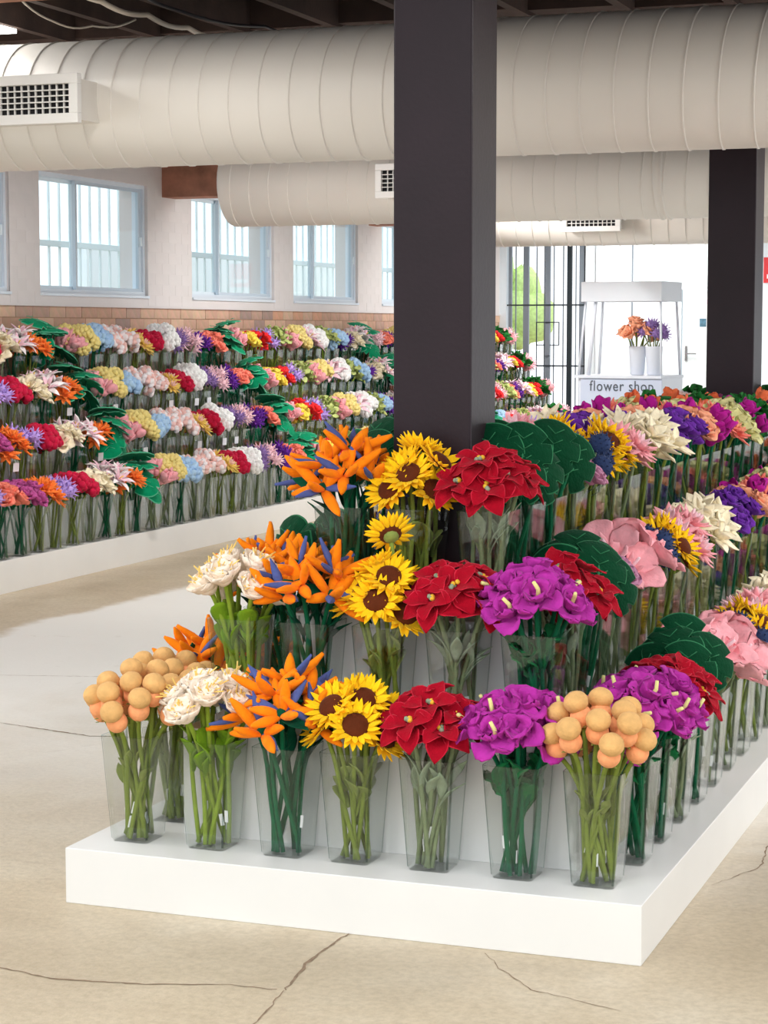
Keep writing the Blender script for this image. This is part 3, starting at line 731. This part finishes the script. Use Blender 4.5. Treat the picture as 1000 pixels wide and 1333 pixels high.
kind('anth', 'anthurium', 'purple anthurium with cream spadix', 'purple anthuriums', 'stem_green', h_anthurium, 12, .092, .365, .085, ('leaf_green', .055, .05, .24), face=.75, hs=1.25)
kind('mon', 'monstera_leaf', 'dark green monstera leaf', 'dark green monstera leaves', 'stem_green', h_monstera, 7, .07, .36, .09, None, 'leaf', face=.8, hs=1.15)
kind('monbig', 'monstera_leaf', 'large emerald leaf', 'large emerald leaves', 'stem_green', lambda v, lo: h_monstera(v, lo, 'emerald', 'emerald_edge', .085), 7, .07, .37, .17, None, 'leaf', face=.95, hs=1.25)
kind('pinkleaf', 'pink_anthurium', 'big-petalled pale pink bloom', 'big-petalled pink blooms', 'stem_sage', h_pinkleaf, 5, .085, .37, .08, hs=1.15)
kind('mauve', 'mauve_rose', 'ruffled mauve bloom', 'ruffled mauve blooms', 'stem_sage', mk_rose('mauve', .85), 6, .08, .345, .06)
kind('thistle', 'thistle', 'navy thistle with stringy green bracts', 'navy thistles', 'stem_olive', h_thistle, 7, .07, .36, .08)
kind('pinkd', 'pink_dahlia', 'pink many-petalled dahlia', 'pink dahlias', 'stem_sage', mk_dahlia('pink', 1.3, 'pink_pale'), 7, .08, .365, .08)
kind('creamm', 'magnolia', 'cream magnolia with pointed petals', 'cream magnolias', 'stem_olive', mk_magnolia('ivory'), 6, .085, .37, .08)
kind('purp', 'purple_rose', 'deep purple ruffled bloom', 'deep purple blooms', 'stem_green', mk_rose('purple', 1.1), 7, .085, .365, .08)
kind('peach', 'peach_rose', 'peach ruffled rose', 'peach roses', 'stem_olive', mk_rose('peach', 1.15), 6, .085, .365, .08)
kind('mag', 'magenta_tulip', 'magenta tulip', 'magenta tulips', 'stem_green', mk_tulip('magenta', 1.2), 7, .08, .365, .08)
kind('corald', 'coral_dahlia', 'coral pink dahlia', 'coral pink dahlias', 'stem_olive', mk_dahlia('coral', 1.2, 'peach'), 7, .08, .365, .08)
kind('greenc', 'hellebore', 'greenish cream ruffled bloom', 'greenish cream blooms', 'stem_green', mk_anem('green_cream', 'lime_pale', 1.25), 7, .085, .37, .08)
kind('kale', 'kale_leaf', 'ruffled green leaf', 'ruffled green leaves', 'stem_green', mk_kale('kale', 'kale'), 5, .075, .365, .09, None, 'leaf')
kind('coralt', 'coral_tulip', 'coral orange tulip', 'coral orange tulips', 'stem_green', mk_tulip('coral_tulip', 1.0), 7, .08, .375, .09)
kind('plum', 'plum_rose', 'dark plum bloom', 'dark plum blooms', 'stem_green', mk_rose('plum', 1.0), 6, .08, .365, .08)
kind('oranged', 'orange_dahlia', 'orange dahlia', 'orange dahlias', 'stem_olive', mk_dahlia('dahlia_orange', 1.15), 6, .08, .355, .08)
kind('lilac', 'lilac', 'pale lilac spray', 'pale lilac sprays', 'stem_olive', mk_spiky('lilac', 1.1), 7, .08, .365, .085)
kind('crim', 'crimson_carnation', 'crimson carnation', 'crimson carnations', 'stem_olive', mk_cluster(['crimson'], 1., 14, .016, .03), 6, .078, .355, .08)
kind('anem', 'anemone', 'ivory anemone with yellow eye', 'ivory anemones', 'stem_sage', mk_anem('ivory', 'yolk', 1.1), 6, .085, .355, .07)
kind('lily', 'lily', 'white and pink lily', 'white and pink lilies', 'stem_green', mk_lily('lily_white', 'lily_pink'), 6, .08, .37, .08)
kind('lilyp', 'pink_lily', 'pale pink lily', 'pale pink lilies', 'stem_green', mk_lily('lily_pink', 'lily_white'), 6, .08, .37, .08)
kind('tulipp', 'pink_tulip', 'pink tulip', 'pink tulips', 'stem_sage', mk_tulip('pink', 1.1), 6, .08, .345, .07)
kind('pomy', 'yellow_pompom', 'pale yellow pompom', 'pale yellow pompoms', 'stem_sage', mk_cluster(['pompon_yellow'], 1.05, 24, .012, .034), 6, .08, .375, .085)
kind('blue', 'hydrangea', 'light blue hydrangea', 'light blue hydrangeas', 'stem_green', mk_cluster(['sky_blue', 'baby_blue'], 1.05, 20, .015, .034), 6, .08, .365, .075)
kind('blush', 'blush_pompom', 'blush pink pompom', 'blush pink pompoms', 'stem_sage', mk_cluster(['blush', 'lily_white'], 1., 18, .014, .030), 7, .08, .37, .085)
kind('daisy', 'daisy', 'butter yellow and blush daisy', 'butter yellow daisies', 'stem_olive', mk_dahlia('butter', .95, 'blush'), 6, .08, .365, .075)
kind('white', 'white_carnation', 'white carnation', 'white carnations', 'stem_sage', mk_cluster(['white'], 1.1, 26, .013, .034), 6, .08, .37, .08)
kind('lav', 'lavender', 'dusky lavender spray', 'dusky lavender sprays', 'stem_sage', mk_spiky('lavender', 1.05, 40, .007), 7, .08, .37, .09)
kind('stat', 'blush_statice', 'blush white statice spray', 'blush white statice sprays', 'stem_sage', mk_spiky('pink_pale', 1.1, 36, .010), 7, .08, .37, .085)
kind('purs', 'purple_statice', 'violet statice', 'violet statice sprays', 'stem_green', mk_spiky('purple', 1.1, 36, .011), 6, .08, .36, .08)
kind('coralr', 'coral_rose', 'coral rose', 'coral roses', 'stem_green', mk_rose('coral_rose', 1.0), 6, .08, .355, .08)
kind('mauver', 'mauve_ranunculus', 'mauve ranunculus', 'mauve ranunculus', 'stem_green', mk_rose('mauve_rose', 1.05), 6, .08, .36, .08)
kind('yel', 'yellow_rose', 'yellow rose', 'yellow roses', 'stem_olive', mk_rose('canary', .95), 6, .08, .355, .08)
kind('redc', 'red_rose', 'bright red rose', 'bright red roses', 'stem_olive', mk_rose('red_coral', 1.0), 6, .08, .355, .08)
kind('lime', 'lime_foliage', 'pale lime leaf', 'pale lime leaves', 'stem_lime', mk_kale('lime_pale', 'lime_pale', .8), 6, .08, .37, .09, None, 'leaf')

# ------------------------------------------------------------------ stems
def stem_geo(L, mat, v, e=0., lo=False, r=.0066):
    rr = random.Random(v*31); b1, b2 = rr.uniform(-.008, .008), rr.uniform(-.008, .008); N = 5 if lo else 8
    pts = [(b1*math.sin(PI*i/N)+e*max(0, (i/N-.62)/.38)**2, b2*math.sin(2*PI*i/N)*.6, L*i/N) for i in range(N+1)]
    g = tube(pts, r, mat, 5 if lo else 8)
    return g
def leaf_geo(leaf, v, lo):
    mat, L, Wd, z = leaf
    return blade(L*1.45, Wd*1.15, 'round' if Wd > .035 else 'leaf', mat, .0045, 1.42-.2*(v % 2), -.55, .25, nu=4 if lo else 6, m=6 if lo else 8, ruff=.008 if mat == 'leaf_green' else .001, seed=v)
MESH = {}
HELD = []
def mesh(key, fn, smooth=True, name=None, hold=None):
    HELD.append(hold)
    if key not in MESH: MESH[key] = to_mesh(fn(), name or str(key[0]), smooth)
    return MESH[key]
def flatten(pieces, M0=None):
    g = Geo(); M0 = M0 or Matrix.Identity(4)
    for nm, geo, M, subs in pieces:
        g.join(geo, M0 @ M)
        for s in subs: g.join(s[1], M0 @ M @ s[2])
    return g
JITTER = random.Random(99)
def bouquet(k, x, y, z, lod, loc, out=(0, 0), n=None, vz=0.):
    d = K[k]; rr = random.Random(int((x*7919+y*104729+z*1299709)*10)); n = n or d['n']
    if lod == 'C': n = 8 if n > 5 else 6; d = dict(d); d['hs'] *= 1.22; d['zc'] -= .012; d['R'] += .008
    lab = 'plush %s in %s' % (d['sing'], loc)
    if len(lab.split()) > 16: lab = '%s in %s' % (d['sing'], loc)
    grp = '%s in %s' % (d['plur'], loc)
    a0 = rr.uniform(0, 6.28); used = set()
    def place_word(i, dx, dy, hz):
        if i == 0: w = 'topmost'
        else:
            sec = ['aisle-side', 'rear aisle-corner', 'rear', 'rear window-corner', 'window-side', 'front window-corner', 'front', 'front aisle-corner'][int(round(math.atan2(dy, dx)/(PI/4))) % 8]
            w = ('upper ' if hz > .5 else 'lower ')+sec
            if w in used: w = 'outermost '+sec if 'outermost '+sec not in used else 'innermost '+sec
        used.add(w); return w
    for i in range(n):
        hz = 1-(i+.35)/n*1.02; q = math.sqrt(max(0, 1-hz*hz)); a = a0+i*2.39996
        dx, dy = q*math.cos(a), q*math.sin(a)
        hx, hy = dx*d['R'], dy*d['R']
        hzz = d['zc']+hz*d['dome']+rr.uniform(-.012, .012)
        zb = .009; ba = rr.uniform(0, 6.28); br = .050*rr.random()**.3; bx, by = br*math.cos(ba)*.95, br*math.sin(ba)*.95
        tr = min(math.hypot(hx, hy), .063); mxx, myy = tr*dx/max(q, .01)*.9, tr*dy/max(q, .01)*.9      # where it leaves the vase
        vec = Vector((mxx-bx, myy-by, .30-zb)).normalized(); H = Vector((hx-bx, hy-by, hzz-zb))
        L = H.dot(vec); side_ = H-vec*L; e = round(min(side_.length, .075)/.02)*.02; Lq = round(L/.02)*.02
        xa = side_.normalized() if side_.length > .004 else vec.orthogonal().normalized(); ya = vec.cross(xa)
        q0 = Matrix((xa, ya, vec)).transposed().to_quaternion()
        v = i % 3
        face = Vector((dx, dy, .1)).normalized()*d['face']+Vector((out[0], out[1], 0))*.25*d['face']+Vector((0, 0, 1.0-.45*d['face']+.5*hz))
        face += Vector((rr.uniform(-.2, .2), rr.uniform(-.2, .2), 0)); face.normalize()
        qh = Vector((0, 0, 1)).rotation_difference(face) @ Quaternion((0, 0, 1), rr.uniform(0, 6.28))
        if k == 'mon':      # broad leaves stand upright and show their faces
            fz = Vector((dx*.5+out[0]*.35, dy*.35-.75, .30+.3*hz)).normalized(); up_ = Vector((dx*.6, dy*.3, 1)); fx = (up_-fz*up_.dot(fz)).normalized()
            qh = Matrix((fx, fz.cross(fx), fz)).transposed().to_quaternion()
        if lod == 'C':
            tilt = 0 if hz > .6 else 1
            key = ('flC', k, round(L/.04), tilt, v, e)
            def fn():
                g = stem_geo(round(L/.04)*.04, d['stem'], v, e, lo=True)
                g.join(flatten(d['head'](v, True), TR(e, 0, round(L/.04)*.04) @ RY(.15+.65*tilt*d['face']) @ Matrix.Scale(d['hs'], 4)))
                if k in ('blue', 'mauver', 'coralr', 'lily', 'purs', 'crim', 'anem'):
                    for s in (0, 2.2, 4.2): g.join(blade(.045, .035, 'leaf', 'leaf_green', .004, .2, -.6, .2, nu=3, m=5), TR(0, 0, round(L/.04)*.04-.03) @ RZ(s))
                return g
            # rotate so that the nodding side (+X) looks outwards
            az = Quaternion((0, 0, 1), 0)
            o = new(d['name'], mesh(key, fn, True, d['name']), M=TR(x+bx, y+by, z+zb) @ (q0 @ az).to_matrix().to_4x4())
            tag(o, lab, d['cat'], grp); continue
        lb = lab
        if lod == 'A':
            lb = '%s %s in %s' % (place_word(i, dx, dy, hz), d['sing'].replace(' with cream spadix', '').replace(' with yellow stamens', '').replace('honey and peach', 'peach'), loc)
            if len(lb.split()) > 16: lb = lab
        root = new(d['name'], M=TR(x+bx, y+by, z+zb) @ q0.to_matrix().to_4x4()); tag(root, lb, d['cat'], grp)
        lo = lod == 'B'
        new('stem', mesh(('stem', d['stem'], Lq, v, e, lo), lambda: stem_geo(Lq, d['stem'], v, e, lo=lo), True, 'stem'), root)
        hm = q0.to_matrix().to_4x4().inverted() @ qh.to_matrix().to_4x4(); HM = TR(e, 0, Lq) @ hm @ Matrix.Scale(d['hs'], 4)
        vv = rr.randrange(3)
        if lo:
            new('flower_head', mesh(('hd', k, vv, 'B'), lambda: flatten(d['head'](vv, True)), True, 'flower_head'), root, M=HM)
        else:
            for pi, (nm, geo, M, subs) in enumerate(d['head'](vv, False)):
                if k in ('sun',):
                    po = new(nm, mesh(('hd', k, vv, nm), lambda: geo, True, nm), root, M=HM @ M)
                    new('petal_ring', mesh(('pr', k, vv), lambda: flatten([('x', Geo(), Matrix.Identity(4), subs)]), True, 'petal_ring'), po)
                else:
                    po = new(nm, mesh(('hd', k, vv if not subs else id(geo), nm), lambda: geo, True, nm, geo), root, M=HM @ M)
                    for s in subs: new(s[0], mesh(('sb', id(s[1])), lambda: s[1], True, s[0], s[1]), po, M=s[2])
        if d['leaf'] and not (lo and i % 2):
            lf_ = d['leaf']; zz = min(lf_[3]+rr.uniform(-.05, .03), Lq-.03)
            for s in range(2 if (lf_[0] in ('leaf_green', 'leaf_lime', 'leaf_sage') and not lo) else 1):
                new('leaf', mesh(('lf', lf_, v, lo), lambda: leaf_geo(lf_, v, lo), True, 'leaf'), root, M=TR(0, 0, zz-.02*s) @ RZ(rr.uniform(-1.3, 1.3)+s*2.6))
        if not lo and i % 2 == 0:
            new('tag', mesh(('tag',), lambda: Geo().box(-.0055, -.0008, 0, .0055, .0008, .034, 'tag_white'), False, 'tag'), root, M=TR(0, -.0085, rr.uniform(.03, .08)) @ RZ(rr.uniform(-.5, .5)))
def vase(x, y, z, label, group):
    o = new('flower_vase', VM, M=TR(x, y, z) @ RZ(JITTER.uniform(-.05, .05))); tag(o, label, 'vase', group)
ORD = ('first second third fourth fifth sixth seventh eighth ninth tenth eleventh twelfth thirteenth fourteenth fifteenth sixteenth seventeenth eighteenth nineteenth twentieth '
       'twenty-first twenty-second twenty-third twenty-fourth twenty-fifth twenty-sixth twenty-seventh twenty-eighth twenty-ninth thirtieth').split()
def ordn(i):
    if i < 30: return ORD[i]
    t = ['thirty', 'forty', 'fifty', 'sixty'][(i+1)//10-3]; u = (i+1) % 10
    return {'thirty': 'thirtieth', 'forty': 'fortieth', 'fifty': 'fiftieth', 'sixty': 'sixtieth'}[t] if u == 0 else t+'-'+ORD[u-1]

# ---- front face of the tiered plinth
def front(kinds, xs, y, z, row, extra=None):
    for i, (k, x) in enumerate(zip(kinds, xs)):
        e = (extra or {}).get(i, '')
        loc = 'the %s row%s' % (row, ' '+e if e else '')
        vase(x, y, z, 'clear tapered vase of %s, %s row%s' % (K[k]['plur'], row, ' '+e if e else ''), 'vases in the %s row' % row)
        bouquet(k, x, y, z, 'A', loc, out=(0, -1))
front(['ball', 'peony', 'bird', 'sun', 'red', 'anth', 'ball'], [-1.50, -1.264, -1.036, -.836, -.611, -.375, -.157], .168, T1, 'lowest front', {0: 'beside the peonies', 6: 'at the aisle corner'})
front(['peony', 'bird', 'sun', 'red', 'anth'], [-1.285, -1.06, -.84, -.62, -.402], .412, T2, 'middle front')
front(['bird', 'sun', 'red'], [-1.05, -.83, -.612], .655, T3, 'top front')

# ---- aisle side, far side and centre line
SEQ = {1: 'anth', 2: 'anth', 3: 'red', 4: 'mon', 5: 'pinkleaf', 6: 'thistle', 7: 'sun', 8: 'pinkd', 9: 'creamm', 10: 'creamm', 11: 'purp', 12: 'purp', 13: 'peach', 14: 'mag', 15: 'corald',
       16: 'greenc', 17: 'mag', 18: 'kale', 19: 'coralt', 20: 'plum', 21: 'blush', 22: 'kale', 23: 'coralt', 24: 'creamm', 25: 'purp'}
SEQ1 = dict(SEQ); SEQ1.update({6: 'pinkleaf', 7: 'thistle', 8: 'sun', 9: 'pinkd', 10: 'creamm', 11: 'creamm'})
SEQ2 = dict(SEQ); SEQ2.update({2: 'red', 3: 'mon', 4: 'mauve'})
SEQ3 = dict(SEQ); SEQ3.update({3: 'mon', 5: 'mauve'})
SEQL = {1: 'ball', 2: 'bird', 3: 'bird', 4: 'mon', 5: 'sun', 6: 'purp', 7: 'lilyp', 8: 'purs', 9: 'pinkd', 10: 'lilac', 11: 'creamm', 12: 'purp', 13: 'peach', 14: 'mag', 15: 'corald', 16: 'greenc', 17: 'coralt', 18: 'kale', 19: 'coralt', 20: 'plum', 21: 'blush', 22: 'kale', 23: 'coralt', 24: 'creamm', 25: 'stat'}
def side(seq, x, z, j0, j1, place, out, hi, skip=()):
    c = 0
    for j in range(j0, j1):
        if j in skip: continue
        y = .168+.2508*j; k = seq.get(j, 'purp')
        if j*.2508+.168 > YE-.12: break
        loc = 'the %s vase, %s' % (ordn(c), place)
        vase(x, y, z, 'clear vase of %s, %s from the front, %s' % (K[k]['plur'], ordn(c), place), 'vases, '+place)
        bouquet(k, x, y, z, 'A' if c < hi else 'B', loc, out=out, n=None if c < 12 else 7); c += 1
side(SEQ1, -.137, T1, 1, 25, 'aisle side bottom step', (1, -.3), 5)
side(SEQ2, -.40, T2, 2, 24, 'aisle side middle step', (1, -.3), 4)
side(SEQ3, -.612, T3, 3, 23, 'aisle side top step', (1, -.3), 4)
side(SEQL, -1.505, T1, 1, 10, 'window side bottom step', (-1, -.3), 2)
side(dict(SEQL) | {2: 'bird', 3: 'mon'}, -1.285, T2, 2, 10, 'window side middle step', (-1, -.3), 2)
side(dict(SEQL) | {3: 'mon', 4: 'purp'}, -1.05, T3, 3, 23, 'window side top step', (-1, -.3), 1)
side({**SEQL, 5: 'lilyp', 6: 'purp', 7: 'pinkd', 8: 'sun', 9: 'purp'}, -.83, T3, 4, 23, 'centre line top step', (0, -1), 0, skip=(3, 21, 22))

# ---- four rows along the window wall
SEQW = ['oranged', 'lilac', 'coralr', 'mauver', 'oranged', 'lilac', 'crim', 'anem', 'lily', 'oranged', 'monbig', 'tulipp', 'pomy', 'blue', 'blush', 'blush', 'daisy', 'crim', 'white', 'lav', 'stat', 'purs', 'coralr',
        'monbig', 'tulipp', 'yel', 'redc', 'lilac', 'lime', 'tulipp', 'pomy', 'lilyp', 'white', 'lime', 'blue', 'purs', 'anem', 'lily', 'monbig', 'stat', 'coralr', 'purs', 'pomy', 'lilyp', 'crim', 'white', 'lav',
        'monbig', 'blue', 'tulipp', 'redc', 'stat', 'lime', 'coralr', 'purs', 'lilyp', 'yel', 'redc', 'kale', 'tulipp', 'stat']
STEP = ['lowest step', 'second step', 'third step', 'top step']
ALT = {'mauver': 'lilac', 'crim': 'crim', 'anem': 'lily', 'lilac': 'mauver', 'blush': 'lilyp'}
card = to_mesh(Geo().box(0, -.035, 0, .002, .035, .055, 'paper'), 'price_card', False); nc = 0
for t in range(4):
    for i, k in enumerate(SEQW):
        y = 5.34+.2235*i; x = XL-.067-.235*t; z = HL+LS*t
        if t in (1, 3) and i % 7 == 4: k = ALT.get(k, k)
        place = 'window-wall %s' % STEP[t]
        loc = 'the %s vase, %s' % (ordn(i), place)
        lb = 'clear vase of %s, %s along the %s' % (K[k]['plur'], ordn(i), place)
        vase(x, y, z, lb, 'vases, '+place)
        bouquet(k, x, y, z, 'C', loc, out=(1, -.3), vz=0)
        if t in (1, 2) and i in (4, 9, 12, 16, 18, 19):
            nc += 1; o = new('price_card', card, M=TR(x+.085, y, z+.2) @ RY(.06)); tag(o, 'white card against the vase of %s, %s' % (K[k]['plur'], place), 'card', 'cards on the window-wall vases')

# ---- pots of flowers on the kiosk
KM = ks.matrix_basis
for dx, k, lb in ((.12, 'peach', 'peach'), (.30, 'lav', 'lavender')):
    P = KM @ Vector((dx, -.12, 1.166))
    g = Geo(); g.join(rings([[(r*math.cos(2*PI*j/20), r*math.sin(2*PI*j/20), z) for j in range(20)] for r, z in ((.055, 0), (.06, .01), (.078, .25), (.08, .255), (.075, .25), (.06, .03))], True, 'kiosk_white'))
    p = gobj('flower_bucket', g, smooth=True, M=TR(P.x, P.y, P.z)); tag(p, 'white bucket of %s flowers on the kiosk counter' % lb, 'bucket', 'buckets on the kiosk')
    bouquet(k, P.x, P.y, P.z, 'C', 'the bucket on the kiosk counter')
# a single sunflower stands higher than its bunch and turns its back
root = new('sunflower', M=TR(-.80, .40, T2+.01)); tag(root, 'tallest sunflower of the middle front row, back turned', 'flower')
new('stem', mesh(('stemtall',), lambda: stem_geo(.55, 'stem_olive', 1, -.02), True, 'stem'), root)
pc = h_sunflower(0, False)[0]; HM = TR(-.02, 0, .55) @ RZ(2.2) @ RY(.9) @ Matrix.Scale(1.15, 4)
po = new('flower_centre', mesh(('hd', 'sun', 0, 'flower_centre'), lambda: pc[1], True, 'flower_centre'), root, M=HM)
new('petal_ring', mesh(('pr', 'sun', 0), lambda: flatten([('x', Geo(), Matrix.Identity(4), pc[3])]), True, 'petal_ring'), po)
